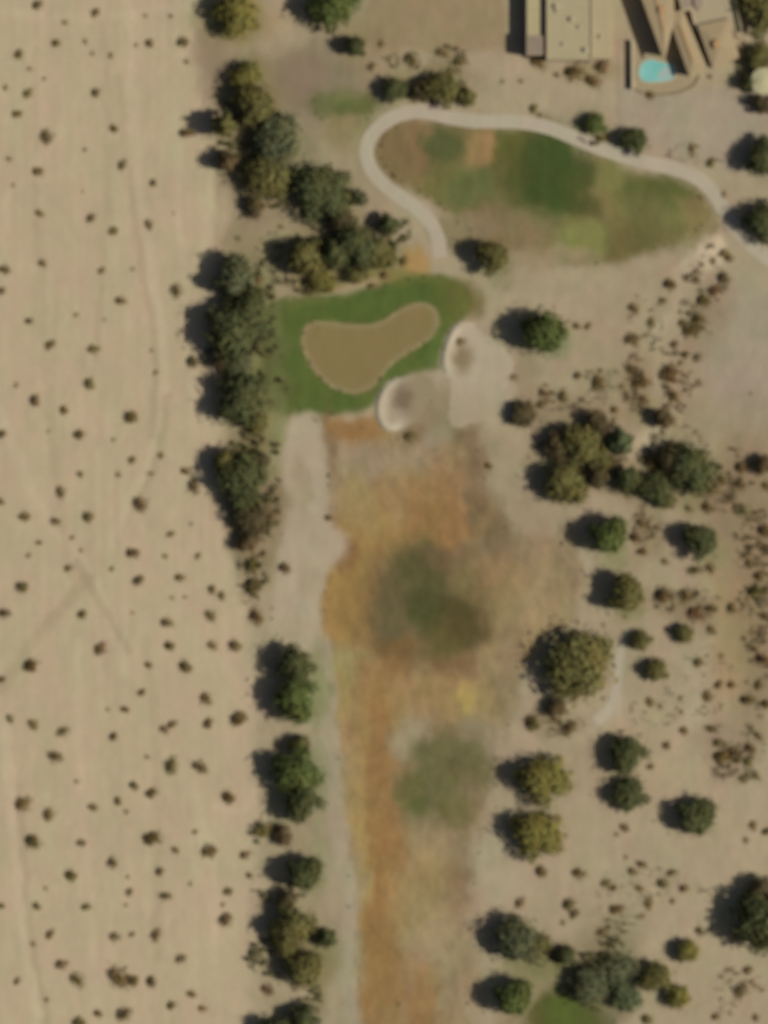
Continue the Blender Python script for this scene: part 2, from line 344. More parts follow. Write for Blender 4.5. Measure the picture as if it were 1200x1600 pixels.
def bunkcol(cx, cy, rx, ry, base, dark, east=None):
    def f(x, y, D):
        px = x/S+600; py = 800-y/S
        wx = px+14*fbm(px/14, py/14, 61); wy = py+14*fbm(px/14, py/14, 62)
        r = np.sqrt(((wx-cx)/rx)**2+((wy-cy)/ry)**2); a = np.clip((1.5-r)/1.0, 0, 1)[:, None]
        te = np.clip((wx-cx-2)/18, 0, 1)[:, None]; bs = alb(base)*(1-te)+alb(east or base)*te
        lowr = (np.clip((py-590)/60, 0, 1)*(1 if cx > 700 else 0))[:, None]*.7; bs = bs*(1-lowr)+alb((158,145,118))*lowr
        sun_rim = (np.clip((2.0-D)/1.2, 0, 1)*np.clip((cx-px+8)/14, 0, 1)*np.clip(((595 if cx > 700 else 700)-py)/20, 0, 1))[:, None]*.8; bs = bs*(1-sun_rim)+alb((184,174,150))*sun_rim  # sunlit slope of the west crescent painted as brighter sand
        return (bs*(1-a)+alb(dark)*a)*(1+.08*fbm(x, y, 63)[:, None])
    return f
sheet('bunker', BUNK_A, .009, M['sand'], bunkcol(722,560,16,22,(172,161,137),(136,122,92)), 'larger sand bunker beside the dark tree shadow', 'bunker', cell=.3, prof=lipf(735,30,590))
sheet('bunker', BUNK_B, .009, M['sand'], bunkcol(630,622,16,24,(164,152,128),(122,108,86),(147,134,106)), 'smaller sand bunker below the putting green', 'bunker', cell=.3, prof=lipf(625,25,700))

def ribbon(name, pts, w, z, mat, colf, label, cat, thick=0.0, parent=None, kind='structure', wfun=None):
    P = [np.array(q, float) for q in pts]; L_ = []; n = len(P)
    V = []; F = []; k = 5
    for i_ in range(n):
        t = P[min(i_+1,n-1)]-P[max(i_-1,0)]; t /= np.hypot(*t)+1e-9; nn = np.array([-t[1], t[0]])
        ww = w*(wfun(i_/(n-1)) if wfun else 1)*(1+.10*float(fbm(np.array([i_*.35]), np.array([.5]), 91)[0]))
        for j in range(k):
            s = (j/(k-1)-.5)*ww; q = P[i_]+nn*s; wx, wy = W(*q)
            V.append((wx, wy, z+thick*(1-abs(j/(k-1)-.5)*.2)))
    for i_ in range(n-1):
        for j in range(k-1):
            a = i_*k+j; F.append((a, a+1, a+k+1, a+k))
    V = np.array(V)
    me = make_mesh(name, V, F)
    if me.polygons[0].normal.z < 0: me.flip_normals()
    set_col(me, colf(V[:,0], V[:,1], np.ones(len(V))))
    o = link_mesh(name, me, parent, mat); 
    tag(o, label, cat, kind=kind); return o
def dense(pts, step=8):
    out = []
    for a, b in zip(pts[:-1], pts[1:]):
        a = np.array(a, float); b = np.array(b, float); m = max(1, int(np.hypot(*(b-a))/step))
        out += [tuple(a+(b-a)*j/m) for j in range(m)]
    return out+[pts[-1]]
def pathcol(x, y, D):
    return np.tile(alb((174,164,143)), (len(x),1))*(1+.10*fbm(x*.5, y*.5, 95)[:, None])
ribbon('cart_path', dense(PATH), 22, .012, M['asphalt'], pathcol, 'pale winding golf cart path looping round the grass field', 'cart path', .03)
ribbon('footpath', dense(WALK), 12, .012, M['asphalt'], pathcol, 'short pale footpath right of the largest olive tree', 'footpath', .01, wfun=lambda t: .7+.8*t)

# ------------------------------------------------------------ buildings
ROOF1 = plain('flat_roof_gravel', (166,156,124), .95, .05, .6); ROOF1B = plain('flat_roof_east', (171,158,124), .95, .05, .6)
ROOF_HALF_SHADE = plain('half_shade_roof', (140,126,110), .95, .08, 1.5); STUCCO = plain('stucco', (178,160,132), .9, .06, 2); ROOFT = plain('clay_roof_tiles', (162,144,112), .9, .14, 3)  # first material: half shade on the low roof end put into its grey
ROOFL = plain('pale_roof', (166,153,124), .9, .06, 2); ROOFO = plain('orange_ridge', (176,142,100), .9, .1, 4); GREYD = plain('grey_flat_roofing', (150,136,118), .9, .1, 2)  # GREYD: even grey of the flat roof section and roof step
VENT = plain('vent_metal', (176,166,140), .8, .05, 2, .2); GLASS = plain('window_glass', (40,46,50), .15, .05, 1, .6); DECK = plain('deck_paving', (156,142,112), .9, .12, 2); COPING = plain('coping_stone', (178,168,140), .7, .06, 4)
def prism(pts, z0, z1, name, mat, parent):
    """vertical-sided solid over a map polygon"""
    n = len(pts); V = [(*W(*q), z0) for q in pts]+[(*W(*q), z1) for q in pts]
    F = [tuple(range(n))[::-1], tuple(range(n, 2*n))]+[(i_, (i_+1)%n, n+(i_+1)%n, n+i_) for i_ in range(n)]
    me = make_mesh(name, V, F)
    import bmesh
    bm = bmesh.new(); bm.from_mesh(me); bmesh.ops.recalc_face_normals(bm, faces=bm.faces); bm.to_mesh(me); bm.free()
    return link_mesh(name, me, parent, mat)
def inset(pts, d):
    P = np.array(pts, float); n = len(P); area = sum(P[i_][0]*P[(i_+1)%n][1]-P[(i_+1)%n][0]*P[i_][1] for i_ in range(n)); sg = 1 if area > 0 else -1
    out = []
    for i_ in range(n):
        a, b, c = P[i_-1], P[i_], P[(i_+1)%n]
        e1 = (b-a)/np.hypot(*(b-a)); e2 = (c-b)/np.hypot(*(c-b))
        n1 = sg*np.array([-e1[1], e1[0]]); n2 = sg*np.array([-e2[1], e2[0]]); bi = n1+n2; bi /= (bi@n1)
        out.append(tuple(b+bi*d))
    return out
def parapet(pts, z0, z1, th, name, mat, parent):
    I = inset(pts, th); n = len(pts)
    V = [(*W(*q), z0) for q in pts]+[(*W(*q), z1) for q in pts]+[(*W(*q), z1) for q in I]+[(*W(*q), z0) for q in I]
    F = []
    for i_ in range(n):
        j = (i_+1)%n
        for k in range(4):
            m = (k+1)%4; F.append((k*n+i_, k*n+j, m*n+j, m*n+i_))
    me = make_mesh(name, V, F)
    import bmesh
    bm = bmesh.new(); bm.from_mesh(me); bmesh.ops.recalc_face_normals(bm, faces=bm.faces); bm.to_mesh(me); bm.free()
    return link_mesh(name, me, parent, mat)
def hip(pts, ridge, z0, z1, name, mat, parent, over=3):
    """hip roof over quad pts with a ridge line of two map points, eaves slab below"""
    Q = inset(pts, -over)
    V = [(*W(*q), z0) for q in Q]+[(*W(*q), z0+.14) for q in Q]+[(*W(*ridge[0]), z1), (*W(*ridge[1]), z1)]
    F = [(3,2,1,0)]+[(i_, (i_+1)%4, 4+(i_+1)%4, 4+i_) for i_ in range(4)]+[(4,5,8),(5,6,9,8),(6,7,9),(7,4,8,9)]
    me = make_mesh(name, V, F)
    import bmesh
    bm = bmesh.new(); bm.from_mesh(me); bmesh.ops.recalc_face_normals(bm, faces=bm.faces); bm.to_mesh(me); bm.free()
    return link_mesh(name, me, parent, mat)
def openings(parent, a, b, n, h0, h1, wid, out, kind='window'):
    """n windows along wall a->b (map units), set proud by out"""
    A = Vector((*W(*a),0)); B = Vector((*W(*b),0)); t = (B-A).normalized(); nr = Vector((t.y,-t.x,0))
    for i_ in range(n):
        c = A+(B-A)*((i_+.5)/n)
        for nm, w_, z0, z1, pr, mt in ((kind,wid/2+.06,h0-.06,h1+.06,.05,COPING),('pane',wid/2,h0,h1,.08,GLASS)):
            V = []
            for z in (z0,z1):
                for s_, d_ in ((-1,.02),(1,.02),(1,pr),(-1,pr)):
                    q = c+t*w_*s_+nr*d_*out; V.append((q.x,q.y,z))
            me = make_mesh(nm, V, [(3,2,1,0),(4,5,6,7),(0,1,5,4),(1,2,6,5),(2,3,7,6),(3,0,4,7)])
            o = link_mesh(nm, me, parent if nm == kind else last, mt)
            if nm == kind: last = o
def vent(px, py, z, parent):
    x, y = W(px, py); V = []; F = []
    for dx, dy, h, r in ((0,0,.35,.22),(0,0,.45,.32)):
        b0 = len(V); n = 10
        zz0 = z if h < .4 else z+.35
        for k in range(n): V.append((x+r*math.cos(k*math.tau/n), y+r*math.sin(k*math.tau/n), zz0))
        for k in range(n): V.append((x+r*math.cos(k*math.tau/n), y+r*math.sin(k*math.tau/n), z+h))
        F += [tuple(b0+n+k for k in range(n))]+[(b0+k, b0+(k+1)%n, b0+n+(k+1)%n, b0+n+k) for k in range(n)]
    link_mesh('roof_vent', make_mesh('roof_vent', V, F), parent, VENT)

hA = tag(empty('flat_roofed_building', (0,0,0)), 'long flat roofed tan building at the top edge beside the bare lot', 'building')
prism([(822,58.2),(852.8,58.2),(852.8,88),(822,88)], 0, 3.7, 'wall', STUCCO, hA)
prism([(822,-60),(852.8,-60),(852.8,58),(822,58)], 0, 3.1, 'wall', STUCCO, hA)
prism([(823,-59),(852,-59),(852,57.5),(823,57.5)], 3.103, 3.16, 'roof', plain('yellowish_roof', (172,161,124), .95, .05, .6), hA)['label'] = 'narrow yellowish lower roof'
prism([(823,59),(852,59),(852,87),(823,87)], 3.703, 3.73, 'roof', ROOF_HALF_SHADE, hA)['label'] = 'lower roof end with half shade put into its grey'
prism([(853,-60),(924,-60),(924,96),(853,96)], 0, 4.1, 'wall', STUCCO, hA)
prism([(854,-59),(923.5,-59),(923.5,95),(854,95)], 4.103, 4.13, 'roof', ROOF1, hA)
prism([(924.2,-60),(952,-60),(952,94),(924.2,94)], 0, 3.8, 'wall', STUCCO, hA)
prism([(924.6,-59),(951,-59),(951,93),(924.6,93)], 3.803, 3.83, 'roof', ROOF1B, hA)
parapet([(853.2,-59.8),(923.8,-59.8),(923.8,95.8),(853.2,95.8)], 4.104, 4.32, 1.6, 'parapet', STUCCO, hA)
openings(hA, (924,96), (853,96), 3, 1.0, 2.2, 1.4, 1); openings(hA, (822,88), (822,-40), 4, 1.0, 2.2, 1.2, -1)
for q in ((870,20),(905,45),(880,72)): vent(*q, 4.13, hA)
for q in ((938,60),): vent(*q, 3.83, hA)

for q in ((866,10),(890,30),(912,78)):
    x_, y_ = q; prism([(x_,y_),(x_+7,y_),(x_+7,y_+6),(x_,y_+6)], 4.131, 4.75, 'air_unit', VENT, hA)
for yy in (-20,22,64): prism([(855,yy),(922.5,yy),(922.5,yy+.7),(855,yy+.7)], 4.131, 4.16, 'roof_seam', ROOF1B, hA)
hB = tag(empty('tiled_roof_house', (0,0,0)), 'house with angled tan roofs beside the turquoise swimming pool', 'house')
wA = [(999,-40),(1047,-40),(1050,20),(1041,84),(1034,84)]
wA = [(990,-40),(1046,-40),(1050,30),(1036,88)]
wB = [(1046,28),(1064,20),(1100,106),(1078,119)]
wC = [(1092,44),(1136,34),(1150,90),(1114,106)]
prism(wA, 0, 3.7, 'wall', STUCCO, hB); hip(wA, [(1019,-20),(1036,50)], 3.7, 4.2, 'roof', ROOFT, hB)
prism(wB, 0, 2.95, 'wall', STUCCO, hB); hip(wB, [(1062,42),(1082,98)], 2.95, 3.5, 'roof', ROOFT, hB)
prism(wC, 0, 3.1, 'wall', STUCCO, hB); hip(wC, [(1117,66),(1124,74)], 3.1, 3.8, 'roof', ROOFT, hB)
prism([(1050.5,-40),(1142,-40),(1160,54),(1150.5,60),(1136.6,33),(1092,43),(1086,52),(1078,18),(1064.5,19)][:9], 0, 2.5, 'wall', STUCCO, hB)
prism([(1080,-39),(1141,-39),(1158.5,53),(1151,57),(1138,31),(1094,40),(1082,14)], 2.503, 2.54, 'roof', ROOFL, hB)['label'] = 'pale flat roof section'
prism([(1054,-39),(1079,-39),(1082,12),(1066,17)], 2.503, 2.53, 'roof', GREYD, hB)['label'] = 'grey flat roof section'
prism([(1080.5,-36),(1100,-36),(1096,12),(1091,18),(1084,12)], 2.545, 2.9, 'roof_step', GREYD, hB)
parapet([(1141,-39),(1158,52),(1154,53),(1137,-39)], 2.541, 3.1, .9, 'parapet', ROOFL, hB)
for a, b_, w_ in (((1019,-20),(1036,50),4.17),((1062,42),(1082,98),3.47)):
    A = np.array(a,float); B = np.array(b_,float); t = (B-A)/np.hypot(*(B-A)); nn = np.array([-t[1],t[0]])*1.6
    z = w_; prism([A+nn,B+nn,B-nn,A-nn], z, z+.12, 'ridge_cap', ROOFO, hB)
prism([(1027,14),(1036,12),(1038,22),(1029,24)], 3.9, 4.6, 'chimney', ROOFO, hB)
prism([(1112,68),(1120,64),(1124,74),(1115,78)], 3.5, 4.2, 'chimney', ROOFO, hB)
openings(hB, (1078,119), (1048,40), 3, .9, 2.1, 1.3, -1); openings(hB, (1036,88), (992,-30), 4, .9, 2.1, 1.3, -1); openings(hB, (1150,90), (1114,106), 1, .9, 2.1, 1.3, -1)

wl = tag(empty('garden_wall', (*W(988,100),0)), 'thin tan garden wall standing left of the swimming pool', 'wall')
o = prism([(986.5,64),(989,64),(989.5,140),(987,140)], 0, 1.1, 'wall_panel', STUCCO, None); o.location = (-wl.location.x, -wl.location.y, 0); o.parent = wl
o = prism([(985.8,63.5),(989.7,63.5),(990.2,140.5),(986.3,140.5)], 1.102, 1.18, 'wall_cap', COPING, None); o.location = (-wl.location.x, -wl.location.y, 0); o.parent = wl

def disc(name, pts, z, mat, parent, col=None):
    V = [(*W(*q), z) for q in pts]; me = make_mesh(name, V, [tuple(range(len(V)))])
    if me.polygons[0].normal.z < 0: me.flip_normals()
    return link_mesh(name, me, parent, mat)
deck = smooth_poly([(991,70),(1030,60),(1088,100),(1090,128),(1070,140),(1045,146),(1015,147),(996,140),(990,120)],2)
d = disc('pool_deck', deck, .012, DECK, None); tag(d, 'curved tan paved deck round the turquoise swimming pool', 'pool deck', kind='structure')
tk = ribbon('deck_curb', dense(smooth_poly([(990,138),(1005,146),(1030,149),(1060,145),(1085,134),(1092,118)],2,False)), 3, .02, M['asphalt'], const((128,112,84)), 'low brown curb curving round the lower side of the pool deck', 'curb', .14)
kid = smooth_poly([(996,112),(1001,96),(1018,90),(1034,96),(1048,98),(1058,104),(1058,120),(1048,127),(1026,130),(1006,130),(998,122)],3)
pl = tag(empty('swimming_pool', (0,0,0)), 'turquoise kidney shaped swimming pool beside the angled house', 'swimming pool')
WAT, nt, b = newmat('pool_water'); n = noise_node(nt, .35, 3, .5); rp = nt.nodes.new('ShaderNodeValToRGB')
rp.color_ramp.elements[0].position=.3; rp.color_ramp.elements[1].position=.7; rp.color_ramp.elements[0].color=(*alb((116,182,174)),1); rp.color_ramp.elements[1].color=(*alb((138,194,188)),1)
nt.links.new(n.outputs['Fac'], rp.inputs['Fac']); nt.links.new(rp.outputs['Color'], b.inputs['Base Color']); b.inputs['Roughness'].default_value=.12; b.inputs['Specular IOR Level'].default_value=.3
disc('water', inset(kid,1.2), .07, WAT, pl)
parapet(kid, .0, .12, 2.0, 'coping', COPING, pl)
st = disc('shallow_steps', smooth_poly([(1034,106),(1048,103),(1055,108),(1055,119),(1044,123),(1030,124),(1026,118)],2), .078, plain('pool_steps', (158,178,172), .3, .05, 2), pl)

gz = tag(empty('round_gazebo', (*W(1190,128),0)), 'pale round gazebo roof at the right edge ringed by dark trees', 'gazebo')
V = [(0,0,3.3)]; n = 10
for r, z in ((2.3,2.9),(2.4,2.75)):
    for k in range(n): V.append((r*math.cos(k*math.tau/n), r*math.sin(k*math.tau/n)*1.15, z))
F = [(0,1+k,1+(k+1)%n) for k in range(n)]+[(1+k,11+k,11+(k+1)%n,1+(k+1)%n) for k in range(n)]
link_mesh('roof', make_mesh('roof', V, F), gz, plain('gazebo_roof', (176,170,134), .8, .05, 2))
for k in range(0,n,2):
    cx, cy = 2*math.cos(k*math.tau/n), 2.2*math.sin(k*math.tau/n); s_=.07
    V = [(cx+a,cy+b_,z) for z in (0,2.8) for a,b_ in ((-s_,-s_),(s_,-s_),(s_,s_),(-s_,s_))]
    link_mesh('post', make_mesh('post', V, [(0,1,5,4),(1,2,6,5),(2,3,7,6),(3,0,4,7)]), gz, COPING)

# ------------------------------------------------------------ vegetation
def leaf_cloud(name, seed, nl, leaf, lobes, flat=.62, gap=.0, aspect=1.0, low=0.):
    """unit-radius crown (radius 1 at widest, height 2*flat) of many small leaf sprays grown round lobes"""
    r = np.random.default_rng(seed); cs = []
    for k in range(lobes):
        a = k*2.399+r.uniform(-.5,.5); d = math.sqrt((k+.4)/lobes)*.68*r.uniform(.6,1.3)
        rad = r.choice([.2,.28,.36,.46])*(1.1-.25*d)
        cs.append((d*math.cos(a), d*math.sin(a)*aspect, low+flat*(.75+.55*(1-d*d)+r.uniform(-.25,.3)), rad))
    cs = np.array(cs); w = cs[:,3]**2.2; w /= w.sum()
    k = r.choice(lobes, nl, p=w); u = r.normal(size=(nl,3)); u /= np.linalg.norm(u,axis=1)[:,None]
    rad = cs[k,3]*(.35+.8*r.random(nl)**.7)*np.where(r.random(nl) < .22, 1.5, 1.)
    c = cs[k,:3]+u*rad[:,None]*np.array([1,1,.8]); c[:,2] = np.maximum(c[:,2], .06)
    cc = c*np.array([1,1,.8])-np.array([0,0,low+flat*.45]); cc /= np.linalg.norm(cc,axis=1)[:,None]; nrm = cc*1.1+u*.5+r.normal(size=(nl,3))*.42+np.array([0,0,.1]); nrm /= np.linalg.norm(nrm,axis=1)[:,None]
    t = np.cross(nrm, r.normal(size=(nl,3))); t /= np.linalg.norm(t,axis=1)[:,None]; b = np.cross(nrm,t)
    s1 = (leaf*r.uniform(.6,1.4,nl))[:,None]; s2 = s1*r.uniform(.45,.8,nl)[:,None]
    V = np.stack([c-t*s1, c-b*s2, c+t*s1, c+b*s2], 1).reshape(-1,3)
    F = np.arange(nl*4).reshape(-1,4)
    me = bpy.data.meshes.new(name); me.from_pydata(V.tolist(), [], F.tolist()); me.update(); me.materials.append(M['leaf'])
    return me, cs
def tubes(segs, name, n=6):
    V = []; F = []
    for a, b, ra, rb in segs:
        a = Vector(a); b = Vector(b); t = (b-a).normalized(); u = t.orthogonal().normalized(); v = t.cross(u); b0 = len(V)
        for c, r in ((a,ra),(b,rb)):
            for k in range(n): V.append(c+(u*math.cos(k*math.tau/n)+v*math.sin(k*math.tau/n))*r)
        F += [(b0+k, b0+(k+1)%n, b0+n+(k+1)%n, b0+n+k) for k in range(n)]
    me = make_mesh(name, V, F); me.materials.append(M['bark']); return me
def trunk_mesh(cs, seed, name='trunk'):
    r = random.Random(seed); segs = [((0,0,-.03),(.02,.0,.2),.075,.055),((.02,0,.2),(.0,.03,.42),.055,.045)]
    for c in cs[:9]:
        m = (c[0]*.45, c[1]*.45, .42+.4*(c[2]-.42)); st = (0,.03,.42) if r.random() < .6 else (.02,0,.25)
        segs += [(st, m, .034,.024), (m, (c[0],c[1],c[2]), .024,.008)]
    return tubes(segs, name)
TREES = []
for k, (nl, leaf, lobes, flat, low) in enumerate([(3800,.075,15,.62,.12),(3400,.08,11,.55,.2),(3800,.075,18,.5,.15),(2400,.085,9,.6,.05),(1500,.08,10,.55,.1)]):
    cr, cs = leaf_cloud('crown', 100+k, nl, leaf, lobes, flat, low=low)
    TREES.append((cr, trunk_mesh(cs, k)))
BUSH = []
for k, (nl, leaf, sg, ht, asp) in enumerate([(330,.13,.40,.42,1.),(280,.13,.42,.40,.85),(230,.14,.46,.36,.75),(110,.14,.46,.3,.9),(360,.12,.40,.45,.9)]):
    r = np.random.default_rng(300+k); nc = 9
    off = r.normal(size=(nc,2))*.2; kk = r.integers(0,nc,nl)
    xy = off[kk]+r.normal(size=(nl,2))*sg*.82*np.array([1,asp]); d = np.hypot(xy[:,0],xy[:,1])
    z = np.maximum(.05, ht*r.uniform(.25,1,nl)*np.exp(-(d/.8)**2)*1.5)
    c = np.stack([xy[:,0],xy[:,1],z],1); nrm = r.normal(size=(nl,3))*.7+np.array([0,0,.6]); nrm /= np.linalg.norm(nrm,axis=1)[:,None]
    t = np.cross(nrm, r.normal(size=(nl,3))); t /= np.linalg.norm(t,axis=1)[:,None]; b = np.cross(nrm,t)
    s1 = (leaf*r.uniform(.5,1.2,nl))[:,None]; V = np.stack([c-t*s1, c-b*s1*.6, c+t*s1, c+b*s1*.6],1).reshape(-1,3)
    me = bpy.data.meshes.new('shrub'); me.from_pydata(V.tolist(), [], np.arange(nl*4).reshape(-1,4).tolist()); me.update(); me.materials.append(M['leaf']); BUSH.append(me)
def brush(name, spots, n, leaf, hmax, rgb, label):
    r = np.random.default_rng(5); A = np.array([s_[:4] for s_ in spots], float); w_ = A[:,2]*A[:,3]*np.array([s_[4] for s_ in spots]); w_ /= w_.sum()
    k = r.choice(len(A), n, p=w_); a = r.uniform(0,6.283,n); q = np.sqrt(r.random(n))
    px = A[k,0]+np.cos(a)*q*A[k,2]; py = A[k,1]+np.sin(a)*q*A[k,3]
    keep = (fbm(px/7, py/7, 71, 2) > .07+r.normal(size=n)*.06) & (fbm(px/30, py/30, 72, 2) > -.06); px, py = px[keep], py[keep]; n = len(px)
    c = np.stack([(px-600)*S, (800-py)*S, r.uniform(.05,1,n)*hmax*np.clip(.4+3*fbm(px/7,py/7,71,2),.2,1.3)], 1)
    nr = r.normal(size=(n,3))*.6+np.array([0,0,.7]); nr /= np.linalg.norm(nr,axis=1)[:,None]
    t = np.cross(nr, r.normal(size=(n,3))); t /= np.linalg.norm(t,axis=1)[:,None]; b = np.cross(nr,t)
    s1 = (leaf*r.uniform(.6,1.4,n))[:,None]; V = np.stack([c-t*s1, c-b*s1*.6, c+t*s1, c+b*s1*.6],1).reshape(-1,3)
    me = bpy.data.meshes.new(name); me.from_pydata(V.tolist(), [], np.arange(n*4).reshape(-1,4).tolist()); me.update()
    o = link_mesh(name, me, None, M['leaf']); o.color = (*alb(rgb),1); tag(o, label, 'brush', kind='stuff')
brush('dry_brush', [(1040,600,50,60,1),(1000,600,30,50,1),(940,605,50,30,.5),(870,620,50,22,.8),(1095,470,34,60,1.1),(1010,500,30,50,.4),(1150,790,50,90,1),(1180,930,26,100,1.2),(1075,945,55,28,1.1),(1130,1175,30,44,1.2),
  (1170,1170,26,50,.9),(1185,1070,20,60,1.),(1010,830,24,40,1),(900,720,70,50,1),(1000,740,70,40,1.1),(1060,710,50,50,1),(950,670,50,24,1),(870,1125,50,26,.8),(1095,1060,60,60,.2),(1050,1390,50,40,.22),(980,1400,50,60,.15),(1155,1550,40,40,.5),
  (1020,1110,40,30,.2),(640,95,40,14,.9),(705,95,28,26,.9),(920,115,40,20,.9),(1090,240,50,16,.5),(1120,420,30,40,.8),(960,1480,30,50,1),(860,1490,40,16,1)], 34000, .22, .75, (104,90,62), 'tangled dry brown brush spreading between the shrubs of the eastern scrub')
brush('undergrowth', [(385,150,36,44,1),(395,215,50,60,1.2),(425,290,45,36,1),(350,240,24,20,1),(520,330,50,40,.8),(530,395,110,28,1.1),(500,445,60,16,.9),(620,360,24,26,.9),(400,440,40,40,1),(405,520,30,70,1.2),(360,560,50,24,.9),(410,600,36,60,1),
  (410,680,30,60,1.5),(395,730,50,50,1.4),(380,480,40,80,1.),(430,600,22,60,.8),(400,800,40,50,1.3),(395,880,22,50,1.2),(402,930,20,70,1.5),(440,1140,20,30,.8),(420,1300,26,24,.9),(440,1395,40,20,.7),(425,1495,40,30,1),(480,1560,24,40,.7),(690,140,50,22,1),(930,205,26,22,.8),(850,1490,60,20,1),(940,1520,50,60,1.2),(1185,110,30,60,.9)], 60000, .26, 1.1, (104,98,66), 'low olive undergrowth filling the ground among the left tree clumps')

OL=(110,104,62); DG=(87,90,57); GG=(98,100,72); YO=(124,116,62); VG=(93,102,56); BR=(110,92,64); BO=(98,86,60); TE=(94,102,70)
def tree(px, py, rpx, col, hgt, label, kind='tree', name='desert_tree', group=None, var=None, sx=1., sy=1.):
    """rpx: crown radius on the map; hgt: tree height (m)"""
    v = var if var is not None else random.randrange(0,4)
    x, y = W(px-(7 if 340 < px < 415 and 420 < py < 860 else 0), py); r = rpx*S*1.2
    t = tag(empty(name, (x,y,0), random.uniform(0,6.28)), label, kind, group)
    cr, tr = TREES[v]
    top = {0:1.45,1:1.35,2:1.2,3:1.3,4:1.25}[v]
    for nm, me in (('crown',cr),('trunk',tr)):
        o = bpy.data.objects.new(nm, me); C.objects.link(o); o.parent = t
        o.color = (*alb(col)*.95, 1)
    t.scale = (r*sx, r*sy, hgt/top)
    return t
G1='trees along the desert edge'; G2='trees between bare lot and green'; G3='trees east of the fairway'; G4='trees round the houses'; G5='trees by the bottom edge'
